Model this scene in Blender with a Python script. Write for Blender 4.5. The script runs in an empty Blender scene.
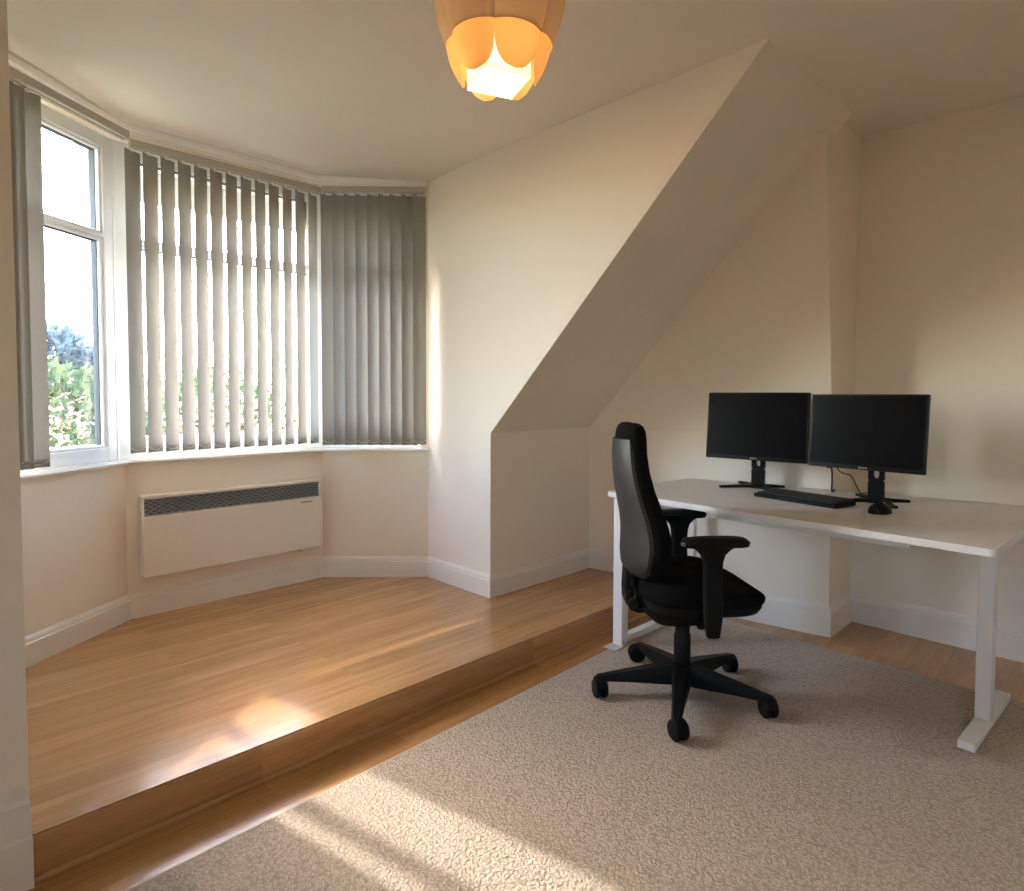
import bpy, bmesh, math, random
from mathutils import Vector, Matrix
from math import sin, cos, pi, radians, sqrt
random.seed(7)
SC = bpy.context.scene
COL = SC.collection

# ------------------------------------------------------------------ materials
def new_mat(name):
    m = bpy.data.materials.new(name)
    m.use_nodes = True
    nt = m.node_tree
    nt.nodes.clear()
    return m, nt

def nd(nt, t, **kw):
    n = nt.nodes.new(t)
    for k, v in kw.items():
        if k in n.inputs.keys():
            n.inputs[k].default_value = v
        else:
            setattr(n, k, v)
    return n

def basic(name, color, rough=.5, metal=0.0, var=.03, vscale=20, bump=0.0, bscale=200, spec=.5, coat=0.0):
    m, nt = new_mat(name)
    out = nd(nt, 'ShaderNodeOutputMaterial')
    p = nd(nt, 'ShaderNodeBsdfPrincipled')
    p.inputs['Roughness'].default_value = rough
    p.inputs['Metallic'].default_value = metal
    p.inputs['Specular IOR Level'].default_value = spec
    p.inputs['Coat Weight'].default_value = coat
    tc = nd(nt, 'ShaderNodeTexCoord')
    nz = nd(nt, 'ShaderNodeTexNoise')
    nz.inputs['Scale'].default_value = vscale
    nz.inputs['Detail'].default_value = 3
    nt.links.new(tc.outputs['Object'], nz.inputs['Vector'])
    mx = nd(nt, 'ShaderNodeMix', data_type='RGBA')
    mx.inputs[6].default_value = [max(0, c * (1 - var)) for c in color[:3]] + [1]
    mx.inputs[7].default_value = [min(1, c * (1 + var)) for c in color[:3]] + [1]
    nt.links.new(nz.outputs['Fac'], mx.inputs[0])
    nt.links.new(mx.outputs[2], p.inputs['Base Color'])
    if bump > 0:
        n2 = nd(nt, 'ShaderNodeTexNoise')
        n2.inputs['Scale'].default_value = bscale
        n2.inputs['Detail'].default_value = 2
        nt.links.new(tc.outputs['Object'], n2.inputs['Vector'])
        b = nd(nt, 'ShaderNodeBump')
        b.inputs['Strength'].default_value = bump
        b.inputs['Distance'].default_value = .002
        nt.links.new(n2.outputs['Fac'], b.inputs['Height'])
        nt.links.new(b.outputs['Normal'], p.inputs['Normal'])
    nt.links.new(p.outputs[0], out.inputs[0])
    return m

def sheet_mat(name, color, tcolor, frac, var=.04, vscale=60):
    """thin cloth or plastic that lets some light through"""
    m, nt = new_mat(name)
    out = nd(nt, 'ShaderNodeOutputMaterial')
    d = nd(nt, 'ShaderNodeBsdfDiffuse')
    t = nd(nt, 'ShaderNodeBsdfTranslucent')
    t.inputs['Color'].default_value = (*tcolor, 1)
    tc = nd(nt, 'ShaderNodeTexCoord')
    nz = nd(nt, 'ShaderNodeTexNoise')
    nz.inputs['Scale'].default_value = vscale
    nt.links.new(tc.outputs['Object'], nz.inputs['Vector'])
    mx = nd(nt, 'ShaderNodeMix', data_type='RGBA')
    mx.inputs[6].default_value = [c * (1 - var) for c in color] + [1]
    mx.inputs[7].default_value = [min(1, c * (1 + var)) for c in color] + [1]
    nt.links.new(nz.outputs['Fac'], mx.inputs[0])
    nt.links.new(mx.outputs[2], d.inputs['Color'])
    ms = nd(nt, 'ShaderNodeMixShader')
    ms.inputs[0].default_value = frac
    nt.links.new(d.outputs[0], ms.inputs[1])
    nt.links.new(t.outputs[0], ms.inputs[2])
    nt.links.new(ms.outputs[0], out.inputs[0])
    return m

def wood_mat(name, c_dark, c_light, rough=.17):
    m, nt = new_mat(name)
    out = nd(nt, 'ShaderNodeOutputMaterial')
    p = nd(nt, 'ShaderNodeBsdfPrincipled')
    p.inputs['Specular IOR Level'].default_value = .75
    tc = nd(nt, 'ShaderNodeTexCoord')
    br = nd(nt, 'ShaderNodeTexBrick')
    br.offset = .37
    br.inputs['Color1'].default_value = (0, 0, 0, 1)
    br.inputs['Color2'].default_value = (1, 1, 1, 1)
    br.inputs['Mortar'].default_value = (.5, .5, .5, 1)
    br.inputs['Scale'].default_value = 1
    br.inputs['Mortar Size'].default_value = .0004
    br.inputs['Brick Width'].default_value = 1.28
    br.inputs['Row Height'].default_value = .096
    nt.links.new(tc.outputs['Object'], br.inputs['Vector'])
    # every plank gets its own stretch of grain
    sc = nd(nt, 'ShaderNodeVectorMath', operation='SCALE')
    sc.inputs[3].default_value = 3.7
    nt.links.new(br.outputs['Color'], sc.inputs[0])
    add = nd(nt, 'ShaderNodeVectorMath', operation='ADD')
    nt.links.new(tc.outputs['Object'], add.inputs[0])
    nt.links.new(sc.outputs[0], add.inputs[1])
    mp = nd(nt, 'ShaderNodeMapping')
    mp.inputs['Scale'].default_value = (1.3, 16, 16)
    nt.links.new(add.outputs[0], mp.inputs['Vector'])
    n1 = nd(nt, 'ShaderNodeTexNoise')
    n1.inputs['Scale'].default_value = 1.6
    n1.inputs['Detail'].default_value = 6
    n1.inputs['Roughness'].default_value = .62
    n1.inputs['Distortion'].default_value = .5
    nt.links.new(mp.outputs[0], n1.inputs['Vector'])
    mp2 = nd(nt, 'ShaderNodeMapping')
    mp2.inputs['Scale'].default_value = (5, 150, 150)
    nt.links.new(add.outputs[0], mp2.inputs['Vector'])
    n2 = nd(nt, 'ShaderNodeTexNoise')
    n2.inputs['Scale'].default_value = 1
    n2.inputs['Detail'].default_value = 3
    nt.links.new(mp2.outputs[0], n2.inputs['Vector'])
    rp = nd(nt, 'ShaderNodeValToRGB')
    rp.color_ramp.elements[0].position = .3
    rp.color_ramp.elements[0].color = (*c_dark, 1)
    rp.color_ramp.elements[1].position = .72
    rp.color_ramp.elements[1].color = (*c_light, 1)
    nt.links.new(n1.outputs['Fac'], rp.inputs[0])
    hs = nd(nt, 'ShaderNodeHueSaturation')
    mr = nd(nt, 'ShaderNodeMapRange')
    mr.inputs[3].default_value = .9
    mr.inputs[4].default_value = 1.1
    nt.links.new(br.outputs['Color'], mr.inputs[0])
    mr2 = nd(nt, 'ShaderNodeMapRange')
    mr2.inputs[3].default_value = .90
    mr2.inputs[4].default_value = 1.10
    nt.links.new(n2.outputs['Fac'], mr2.inputs[0])
    mu = nd(nt, 'ShaderNodeMath', operation='MULTIPLY')
    nt.links.new(mr.outputs[0], mu.inputs[0])
    nt.links.new(mr2.outputs[0], mu.inputs[1])
    nt.links.new(mu.outputs[0], hs.inputs['Value'])
    nt.links.new(rp.outputs[0], hs.inputs['Color'])
    jm = nd(nt, 'ShaderNodeMix', data_type='RGBA')
    jm.inputs[7].default_value = (c_dark[0] * .8, c_dark[1] * .75, c_dark[2] * .75, 1)
    nt.links.new(br.outputs['Fac'], jm.inputs[0])
    nt.links.new(hs.outputs[0], jm.inputs[6])
    nt.links.new(jm.outputs[2], p.inputs['Base Color'])
    rr = nd(nt, 'ShaderNodeMapRange')
    rr.inputs[3].default_value = rough - .02
    rr.inputs[4].default_value = rough + .04
    nt.links.new(n1.outputs['Fac'], rr.inputs[0])
    nt.links.new(rr.outputs[0], p.inputs['Roughness'])
    b = nd(nt, 'ShaderNodeBump')
    b.inputs['Strength'].default_value = .05
    b.inputs['Distance'].default_value = .001
    nt.links.new(n2.outputs['Fac'], b.inputs['Height'])
    nt.links.new(b.outputs[0], p.inputs['Normal'])
    nt.links.new(p.outputs[0], out.inputs[0])
    return m

def rug_mat(name):
    m, nt = new_mat(name)
    out = nd(nt, 'ShaderNodeOutputMaterial')
    p = nd(nt, 'ShaderNodeBsdfPrincipled')
    p.inputs['Roughness'].default_value = .95
    p.inputs['Specular IOR Level'].default_value = .08
    p.inputs['Sheen Weight'].default_value = .15
    tc = nd(nt, 'ShaderNodeTexCoord')
    wn = nd(nt, 'ShaderNodeTexNoise')
    wn.inputs['Scale'].default_value = 70
    wn.inputs['Detail'].default_value = 1
    nt.links.new(tc.outputs['Object'], wn.inputs['Vector'])
    ad = nd(nt, 'ShaderNodeMix', data_type='VECTOR')
    ad.inputs[0].default_value = .012
    nt.links.new(tc.outputs['Object'], ad.inputs[4])
    nt.links.new(wn.outputs['Color'], ad.inputs[5])
    vo = nd(nt, 'ShaderNodeTexVoronoi')
    vo.inputs['Scale'].default_value = 110
    nt.links.new(ad.outputs[1], vo.inputs['Vector'])
    n2 = nd(nt, 'ShaderNodeTexNoise')
    n2.inputs['Scale'].default_value = 160
    n2.inputs['Detail'].default_value = 3
    nt.links.new(tc.outputs['Object'], n2.inputs['Vector'])
    n3 = nd(nt, 'ShaderNodeTexNoise')
    n3.inputs['Scale'].default_value = 6
    nt.links.new(tc.outputs['Object'], n3.inputs['Vector'])
    rp = nd(nt, 'ShaderNodeValToRGB')
    e = rp.color_ramp.elements
    e[0].position = .05
    e[0].color = (.67, .575, .475, 1)
    e[1].position = .75
    e[1].color = (.42, .345, .265, 1)
    nt.links.new(vo.outputs['Distance'], rp.inputs[0])
    mr = nd(nt, 'ShaderNodeMapRange')
    mr.inputs[3].default_value = .86
    mr.inputs[4].default_value = 1.14
    nt.links.new(n2.outputs['Fac'], mr.inputs[0])
    hs = nd(nt, 'ShaderNodeHueSaturation')
    nt.links.new(rp.outputs[0], hs.inputs['Color'])
    nt.links.new(mr.outputs[0], hs.inputs['Value'])
    nt.links.new(hs.outputs[0], p.inputs['Base Color'])
    iv = nd(nt, 'ShaderNodeMath', operation='SUBTRACT')
    iv.inputs[0].default_value = 1
    nt.links.new(vo.outputs['Distance'], iv.inputs[1])
    a2 = nd(nt, 'ShaderNodeMath', operation='ADD')
    nt.links.new(iv.outputs[0], a2.inputs[0])
    nt.links.new(n2.outputs['Fac'], a2.inputs[1])
    b = nd(nt, 'ShaderNodeBump')
    b.inputs['Strength'].default_value = .9
    b.inputs['Distance'].default_value = .006
    nt.links.new(a2.outputs[0], b.inputs['Height'])
    nt.links.new(b.outputs[0], p.inputs['Normal'])
    nt.links.new(p.outputs[0], out.inputs[0])
    return m

def glass_mat(name):
    m, nt = new_mat(name)
    out = nd(nt, 'ShaderNodeOutputMaterial')
    t = nd(nt, 'ShaderNodeBsdfTransparent')
    t.inputs['Color'].default_value = (.97, .985, .98, 1)
    g = nd(nt, 'ShaderNodeBsdfGlossy')
    g.inputs['Roughness'].default_value = .02
    fr = nd(nt, 'ShaderNodeFresnel')
    fr.inputs['IOR'].default_value = 1.3
    ms = nd(nt, 'ShaderNodeMixShader')
    nt.links.new(fr.outputs[0], ms.inputs[0])
    nt.links.new(t.outputs[0], ms.inputs[1])
    nt.links.new(g.outputs[0], ms.inputs[2])
    nt.links.new(ms.outputs[0], out.inputs[0])
    return m

def emit_mat(name, color, strength):
    m, nt = new_mat(name)
    out = nd(nt, 'ShaderNodeOutputMaterial')
    e = nd(nt, 'ShaderNodeEmission')
    e.inputs['Color'].default_value = (*color, 1)
    e.inputs['Strength'].default_value = strength
    nt.links.new(e.outputs[0], out.inputs[0])
    return m

def leaf_mat(name, c1, c2):
    m, nt = new_mat(name)
    out = nd(nt, 'ShaderNodeOutputMaterial')
    tc = nd(nt, 'ShaderNodeTexCoord')
    nz = nd(nt, 'ShaderNodeTexNoise')
    nz.inputs['Scale'].default_value = 5
    nz.inputs['Detail'].default_value = 4
    nt.links.new(tc.outputs['Object'], nz.inputs['Vector'])
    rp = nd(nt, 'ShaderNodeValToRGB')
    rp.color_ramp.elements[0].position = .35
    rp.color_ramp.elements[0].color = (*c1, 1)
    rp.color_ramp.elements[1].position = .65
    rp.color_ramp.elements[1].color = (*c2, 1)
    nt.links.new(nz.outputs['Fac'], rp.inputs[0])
    d = nd(nt, 'ShaderNodeBsdfPrincipled')
    d.inputs['Roughness'].default_value = .8
    t = nd(nt, 'ShaderNodeBsdfTranslucent')
    nt.links.new(rp.outputs[0], d.inputs['Base Color'])
    nt.links.new(rp.outputs[0], t.inputs['Color'])
    ms = nd(nt, 'ShaderNodeMixShader')
    ms.inputs[0].default_value = .35
    nt.links.new(d.outputs[0], ms.inputs[1])
    nt.links.new(t.outputs[0], ms.inputs[2])
    nt.links.new(ms.outputs[0], out.inputs[0])
    return m

M = dict(
    paint=basic('cream_wall_paint', (.845, .76, .645), .75, var=.012, vscale=3, bump=.06, bscale=160, spec=.3),
    ceil=basic('ceiling_paint', (.82, .76, .67), .85, var=.012, vscale=2, bump=.05, bscale=120, spec=.2),
    gloss=basic('white_gloss_paint', (.80, .76, .69), .32, var=.012, vscale=6),
    upvc=basic('white_window_plastic', (.82, .84, .86), .3, var=.01, vscale=6),
    gasket=basic('dark_glazing_gasket', (.03, .035, .05), .5),
    wood=wood_mat('oak_laminate', (.40, .20, .075), (.57, .32, .135)),
    rug=rug_mat('beige_loop_pile'),
    rug_edge=basic('beige_rug_binding', (.60, .52, .42), .9, var=.1, vscale=120, bump=.3),
    glass=glass_mat('window_glass'),
    vane=sheet_mat('grey_blind_fabric', (.33, .32, .29), (.56, .57, .57), .02),
    rail=basic('grey_blind_rail', (.42, .38, .32), .4, var=.02),
    chain=basic('white_bead_chain', (.75, .75, .74), .4),
    heater=basic('white_enamel', (.80, .74, .67), .42, var=.01, vscale=5),
    grille=basic('grey_grille', (.46, .47, .48), .45, var=.05),
    grille_dark=basic('dark_grille_recess', (.03, .03, .035), .7),
    print_grey=basic('grey_print', (.16, .15, .14), .5),
    print_plate=basic('pale_plastic_plate', (.62, .58, .53), .35),
    print_light=basic('pale_print', (.55, .55, .55), .4),
    desk=basic('white_desk_laminate', (.80, .765, .72), .42, var=.015, vscale=15),
    steel=basic('white_powder_coated_steel', (.83, .82, .80), .38, var=.01, vscale=12),
    black=basic('black_plastic', (.006, .006, .0065), .45, spec=.14, var=.1, vscale=40, bump=.05, bscale=600),
    blacksoft=basic('black_soft_plastic', (.0065, .0065, .007), .6, spec=.14, var=.1, bump=.1, bscale=500),
    shell=basic('charcoal_plastic_shell', (.017, .0185, .0205), .5, var=.06, bump=.12, bscale=700),
    fabric=basic('black_woven_fabric', (.0045, .0045, .005), .95, var=.25, vscale=300, bump=.35, bscale=900, spec=.12),
    screen=basic('black_screen', (.003, .003, .004), .28, var=.02, spec=.10),
    bezel=basic('black_bezel', (.006, .006, .0065), .4, spec=.3),
    chrome=basic('bright_metal', (.6, .6, .6), .25, metal=1),
    key=basic('black_keys', (.016, .016, .017), .5),
    shade=sheet_mat('bronze_shade_plastic', (.52, .42, .30), (.62, .45, .28), .19, var=.02, vscale=8),
    petal=sheet_mat('amber_petal_plastic', (.80, .48, .23), (.95, .55, .25), .36, var=.02, vscale=8),
    lantern=sheet_mat('cream_lantern_plastic', (.80, .71, .53), (.85, .74, .54), .3, var=.01, vscale=8),
    bulb=emit_mat('glowing_bulb', (1.0, .80, .50), 3),
    brass=basic('dull_brass', (.45, .33, .16), .4, metal=.8),
    leaf=leaf_mat('hedge_leaves', (.028, .05, .016), (.10, .125, .048)),
    leaf_far=leaf_mat('haze_tinted_leaves', (.085, .115, .125), (.13, .16, .17)),  # blue of the distance haze is put into the leaf colour
    bark=basic('tree_bark', (.12, .08, .05), .9, var=.3, vscale=15, bump=.5, bscale=40),
    grass=basic('dry_lawn', (.14, .135, .085), .9, var=.3, vscale=4, bump=.5, bscale=60),
    brick=basic('red_brick', (.36, .16, .10), .85, var=.2, vscale=8),
    tile=basic('red_roof_tile', (.30, .12, .08), .8, var=.2, vscale=6),
    blocker=basic('white_light_blocker', (.7, .7, .68), .5),  # for the added board and pipe that block light outside the bay
)

# ------------------------------------------------------------------ mesh helpers
def finish(name, bm, mat, parent=None, loc=None, smooth=False, angle=40, extra=None):
    bmesh.ops.recalc_face_normals(bm, faces=bm.faces)
    me = bpy.data.meshes.new(name)
    bm.to_mesh(me)
    bm.free()
    me.materials.append(mat)
    if extra:
        for e in extra:
            me.materials.append(e)
    if smooth:
        for p in me.polygons:
            p.use_smooth = True
        if angle < 180:
            me.set_sharp_from_angle(angle=radians(angle))
    o = bpy.data.objects.new(name, me)
    COL.objects.link(o)
    if parent is not None:
        o.parent = parent
    if loc is not None:
        o.location = loc
    return o

def tag(o, label=None, cat=None, group=None, kind=None):
    if label: o['label'] = label
    if cat: o['category'] = cat
    if group: o['group'] = group
    if kind: o['kind'] = kind
    return o

def empty(name, loc=(0, 0, 0), rz=0.0, label=None, cat=None, group=None, kind=None, parent=None):
    o = bpy.data.objects.new(name, None)
    COL.objects.link(o)
    o.location = loc
    o.rotation_euler = (0, 0, rz)
    o.empty_display_size = .05
    if parent: o.parent = parent
    return tag(o, label, cat, group, kind)

def struct(name, bm, mat, smooth=False, extra=None):
    return tag(finish(name, bm, mat, smooth=smooth, extra=extra), kind='structure')

def rbox(bm, c, s, r=0.0, rot=None, seg=2):
    """box with rounded edges, centre c, full size s"""
    g = bmesh.ops.create_cube(bm, size=1)
    vs = g['verts']
    for v in vs:
        v.co = Vector((v.co.x * s[0], v.co.y * s[1], v.co.z * s[2]))
    if r > 0:
        es = set()
        for v in vs:
            es.update(v.link_edges)
        b = bmesh.ops.bevel(bm, geom=list(es), offset=r, segments=seg, profile=.5, affect='EDGES')
        vs = list({v for f in b['faces'] for v in f.verts} | {v for v in vs if v.is_valid})
    mtx = Matrix.Translation(Vector(c))
    if rot is not None:
        mtx = mtx @ (rot if isinstance(rot, Matrix) else Matrix.Rotation(rot, 4, 'Z'))
    for v in vs:
        v.co = mtx @ v.co
    return vs

def bar(bm, p, q, w, h, r=0.0, up=Vector((0, 0, 1))):
    """rectangular bar from p to q, w sideways, h along up"""
    p, q = Vector(p), Vector(q)
    d = q - p
    L = d.length
    x = d.normalized()
    y = up.cross(x)
    if y.length < 1e-6:
        y = Vector((0, 1, 0)).cross(x)
    y.normalize()
    z = x.cross(y)
    m = Matrix((x, y, z)).transposed().to_4x4()
    return rbox(bm, (p + q) / 2, (L, w, h), r, m)

def prism(bm, pts, off):
    """closed prism: polygon pts moved by off"""
    off = Vector(off)
    a = [bm.verts.new(Vector(p)) for p in pts]
    b = [bm.verts.new(Vector(p) + off) for p in pts]
    n = len(pts)
    bm.faces.new(a)
    bm.faces.new(b[::-1])
    for i in range(n):
        bm.faces.new((a[i], b[i], b[(i + 1) % n], a[(i + 1) % n]))
    return a + b

def poly_z(bm, pts2, z0, z1):
    return prism(bm, [(x, y, z0) for x, y in pts2], (0, 0, z1 - z0))

def loft(bm, rings, cap=True, closed=True):
    vr = [[bm.verts.new(Vector(p)) for p in r] for r in rings]
    n = len(rings[0])
    for i in range(len(rings) - 1):
        for j in range(n if closed else n - 1):
            k = (j + 1) % n
            bm.faces.new((vr[i][j], vr[i][k], vr[i + 1][k], vr[i + 1][j]))
    if cap and closed:
        bm.faces.new(vr[0][::-1])
        bm.faces.new(vr[-1])
    return vr

def tube(bm, pts, r, n=10, cap=True):
    pts = [Vector(p) for p in pts]
    rs = r if isinstance(r, (list, tuple)) else [r] * len(pts)
    rings = []
    prev = None
    for i, p in enumerate(pts):
        d = (pts[min(i + 1, len(pts) - 1)] - pts[max(i - 1, 0)]).normalized()
        if prev is None:
            a = Vector((0, 0, 1)) if abs(d.z) < .9 else Vector((1, 0, 0))
            u = d.cross(a).normalized()
        else:
            u = (prev - d * prev.dot(d)).normalized()
        prev = u
        w = d.cross(u)
        rings.append([p + (u * cos(2 * pi * k / n) + w * sin(2 * pi * k / n)) * rs[i] for k in range(n)])
    loft(bm, rings, cap)

def lathe(bm, prof, n=32, c=(0, 0, 0), cap=True):
    c = Vector(c)
    rings = [[c + Vector((r * cos(2 * pi * k / n), r * sin(2 * pi * k / n), z)) for k in range(n)] for r, z in prof]
    loft(bm, rings, cap)

def sq(t, e):
    return math.copysign(abs(t) ** e, t)

def superring(fn, n=28, e=.6):
    """fn(u, v) -> point for unit superellipse coordinates"""
    return [fn(sq(cos(2 * pi * k / n), e), sq(sin(2 * pi * k / n), e)) for k in range(n)]

def copy_tree(o, parent=None):
    c = o.copy()
    COL.objects.link(c)
    if parent is not None:
        c.parent = parent
    for ch in list(o.children):
        copy_tree(ch, c)
    return c

def V2(a):
    return Vector((a[0], a[1]))

def offset_line(pts, d):
    """mitred offset of an open plan polyline; d > 0 is to the left of travel"""
    P = [V2(p) for p in pts]
    out = []
    for i, p in enumerate(P):
        ns = []
        if i > 0:
            t = (p - P[i - 1]).normalized(); ns.append(Vector((-t.y, t.x)))
        if i < len(P) - 1:
            t = (P[i + 1] - p).normalized(); ns.append(Vector((-t.y, t.x)))
        if len(ns) == 1:
            out.append(p + ns[0] * d)
        else:
            b = (ns[0] + ns[1]).normalized()
            out.append(p + b * (d / b.dot(ns[0])))
    return out

# ------------------------------------------------------------------ plan of the room (metres)
STEP = .124
P0, ML, MR, BR = (.209, 3.137), (.7917, 3.5643), (1.8582, 3.5643), (2.3379, 3.1144)
BAY = [P0, ML, MR, BR]
KL, KR = (2.338, 2.543), (3.2236, 2.543)
CH, RT = (3.44, 1.122), (3.778, 1.122)
YS = 1.971
SILL = .93
HEAD = 2.515
TOP = 2.80
XW, YN = -1.6, -2.4
KZ = 1.048

def zc(x, y):
    a = min(1, max(0, (x - 2.4) / 1.3)); a = a * a * (3 - 2 * a)
    b = min(1, max(0, (.95 - x) / .7)); b = b * b * (3 - 2 * b) * min(1, max(0, (y - 1.2) / 1.2))
    return 2.592 + .03 * b + .072 * a - .032 * math.exp(-((x - 2.42) ** 2 + (y - 3.15) ** 2) / .12)

# floor
bm = bmesh.new()
rbox(bm, (1.1, .4, -.05), (5.8, 6.0, .1))
struct('floor', bm, M['wood'])
# raised floor of the bay with its riser
bm = bmesh.new()
poly_z(bm, [(.209, YS), (3.312, YS), KR, KL, (2.338, 3.114), MR, ML, P0], 0.0005, STEP)
bmesh.ops.bevel(bm, geom=[e for e in bm.edges if all(abs(v.co.y - YS) < 1e-4 and v.co.z > .1 for v in e.verts)],
                offset=.004, segments=2, affect='EDGES')
struct('floor_raised', bm, M['wood'])
# quarter-round strip at the foot of the riser
bm = bmesh.new()
prof = [(0, 0), (-.011, 0), (-.011, .007), (-.008, .012), (-.004, .0145), (0, .015)]
loft(bm, [[(x, YS - .0005 + a, .0005 + z) for a, z in prof] for x in (.214, 3.30)])
struct('trim_1', bm, M['wood'])

# ceiling: a gently uneven slab
bm = bmesh.new()
nx, ny = 84, 96
g = [[bm.verts.new((XW - .1 + i * 5.6 / nx, YN - .1 + j * 6.4 / ny, 0)) for j in range(ny + 1)] for i in range(nx + 1)]
for r in g:
    for v in r:
        v.co.z = zc(v.co.x, v.co.y)
for i in range(nx):
    for j in range(ny):
        bm.faces.new((g[i][j], g[i + 1][j], g[i + 1][j + 1], g[i][j + 1]))
ex = bmesh.ops.extrude_face_region(bm, geom=list(bm.faces))
for v in ex['geom']:
    if isinstance(v, bmesh.types.BMVert):
        v.co.z = 2.95
struct('ceiling', bm, M['ceil'], smooth=True)

def wall(name, pts, off, mat='paint'):
    bm = bmesh.new()
    prism(bm, pts, off)
    return struct(name, bm, M[mat])

# wall left of the step (the near pier), its inner cheek, closing walls behind the camera
wall('wall_left', [(XW, YS, 0), (.209, YS, 0), (.209, YS, TOP), (XW, YS, TOP)], (0, .14, 0))
wall('wall_left_cheek', [(.209, YS + .141, 0), (.209, 3.137, 0), (.209, 3.137, TOP), (.209, YS + .141, TOP)], (-.14, 0, 0))
WY0, WY1, WZ0, WZ1 = -1.80, -.80, 1.05, 1.98  # opening for the added fill window
bm = bmesh.new()
for (ya, yb, za, zb) in ((YN, WY0, 0, TOP), (WY1, YS + .14, 0, TOP), (WY0, WY1, 0, WZ0), (WY0, WY1, WZ1, TOP)):
    prism(bm, [(XW, ya, za), (XW, yb, za), (XW, yb, zb), (XW, ya, zb)], (-.14, 0, 0))
struct('wall_west', bm, M['paint'])
wall('wall_rear', [(XW, YN, 0), (3.778, YN, 0), (3.778, YN, TOP), (XW, YN, TOP)], (0, -.12, 0))
wall('wall_right', [(3.778, YN, 0), RT + (0,), RT + (TOP,), (3.778, YN, TOP)], (.12, 0, 0))
wall('wall_alcove', [CH + (0,), RT + (0,), RT + (TOP,), (3.252, 1.122, TOP), (3.2608, 1.122, 2.553), CH + (KZ,)], (0, .12, 0))
S1, S0 = (3.266, .925, 2.762), (2.338, .900, 2.708)
bm = bmesh.new()
prism(bm, [KR + (0,), CH + (0,), CH + (KZ,), KR + (KZ,)], (.12, .018, 0))
prism(bm, [KR + (KZ,), CH + (KZ,), (3.2608, 1.122, 2.553), S1], (.12, .018, 0))
struct('wall_chimney_breast', bm, M['paint'])
wall('wall_knee', [(2.339, 2.543, 0), KR + (0,), KR + (KZ,), (2.339, 2.543, KZ)], (0, .12, 0))
wall('wall_dormer_cheek', [(2.338, 3.1144, 0), KL + (0,), KL + (KZ,), S0, (2.338, .80, TOP), (2.338, 3.1144, TOP)], (.10, .10, .10))
wall('ceiling_slope', [(2.339, 2.543, KZ), KR + (KZ,), S1, (2.339, S0[1], S0[2])], (0, .10, .10), 'ceil')

# bay walls: dwarf wall below the sill and lintel above the windows
inn = BAY
out2 = offset_line(BAY, .22)
sides = ['left', 'middle', 'right']
for i in range(3):
    a, b, c, d = inn[i], inn[i + 1], out2[i + 1], out2[i]
    bm = bmesh.new()
    poly_z(bm, [a, b, c, d], 0, SILL - .025)
    poly_z(bm, [a, b, c, d], HEAD, TOP)
    if i == 2:   # narrow pier between the right window and the dormer cheek
        A, B = Vector(a), Vector(b); t = (B - A).normalized(); n = Vector((-t.y, t.x))
        q0, q1 = B - t * .05, B
        poly_z(bm, [q0, q1, q1 + n * .2, q0 + n * .2], SILL - .025, HEAD)
    struct('wall_bay_' + sides[i], bm, M['paint'])

# coving along the bay
cv = []
bm = bmesh.new()
prof = [(0, 0), (-.034, 0), (-.034, -.012), (-.026, -.027), (-.012, -.035), (-.008, -.045), (0, -.047)]
lines = [offset_line(BAY, a) for a, _ in prof]
rings = []
for k in range(4):
    rings.append([(lines[m][k].x, lines[m][k].y, zc(lines[m][k].x, lines[m][k].y) + prof[m][1]) for m in range(len(prof))])
loft(bm, rings)
struct('trim_2', bm, M['gloss'])

# ------------------------------------------------------------------ baseboards
def baseboard(name, pts, z0, h, t=.018, end0=None):
    """moulded baseboard; room lies on the right of travel"""
    prof = [(0, 0), (-t, 0), (-t, h * .76), (-t * .72, h * .80), (-t * .72, h * .86), (-t * .5, h * .93), (-t * .22, h * .97), (0, h)]
    ls = [offset_line(pts, a) for a, _ in prof]
    bm = bmesh.new()
    loft(bm, [[(ls[m][k].x, ls[m][k].y, z0 + prof[m][1]) for m in range(len(prof))] for k in range(len(pts))])
    return struct(name, bm, M['gloss'])

baseboard('baseboard_bay', [P0, ML, MR, BR, KL, KR, (3.3105, YS + .005)], STEP, .125)
baseboard('baseboard_right', [(3.3127, YS - .02), CH, RT, (3.778, YN)], 0, .165)
baseboard('baseboard_rear', [(3.778, YN), (XW, YN), (XW, YS)], 0, .165)
# tall two-tier plinth on the near pier
bm = bmesh.new()
prof = [(0, .004), (-.030, .004), (-.030, .136), (-.027, .141), (-.027, .226), (-.020, .236), (-.020, .244), (-.008, .254), (0, .262)]
loft(bm, [[(XW, YS + a, z) for a, z in prof], [(.209 - .004 - a * .6 - .012, YS + a, z) for a, z in prof]])
struct('baseboard_left', bm, M['gloss'])

# ------------------------------------------------------------------ windows
def seg_frame(i, d):
    L = offset_line(BAY, d)
    return L[i], L[i + 1]

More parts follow.
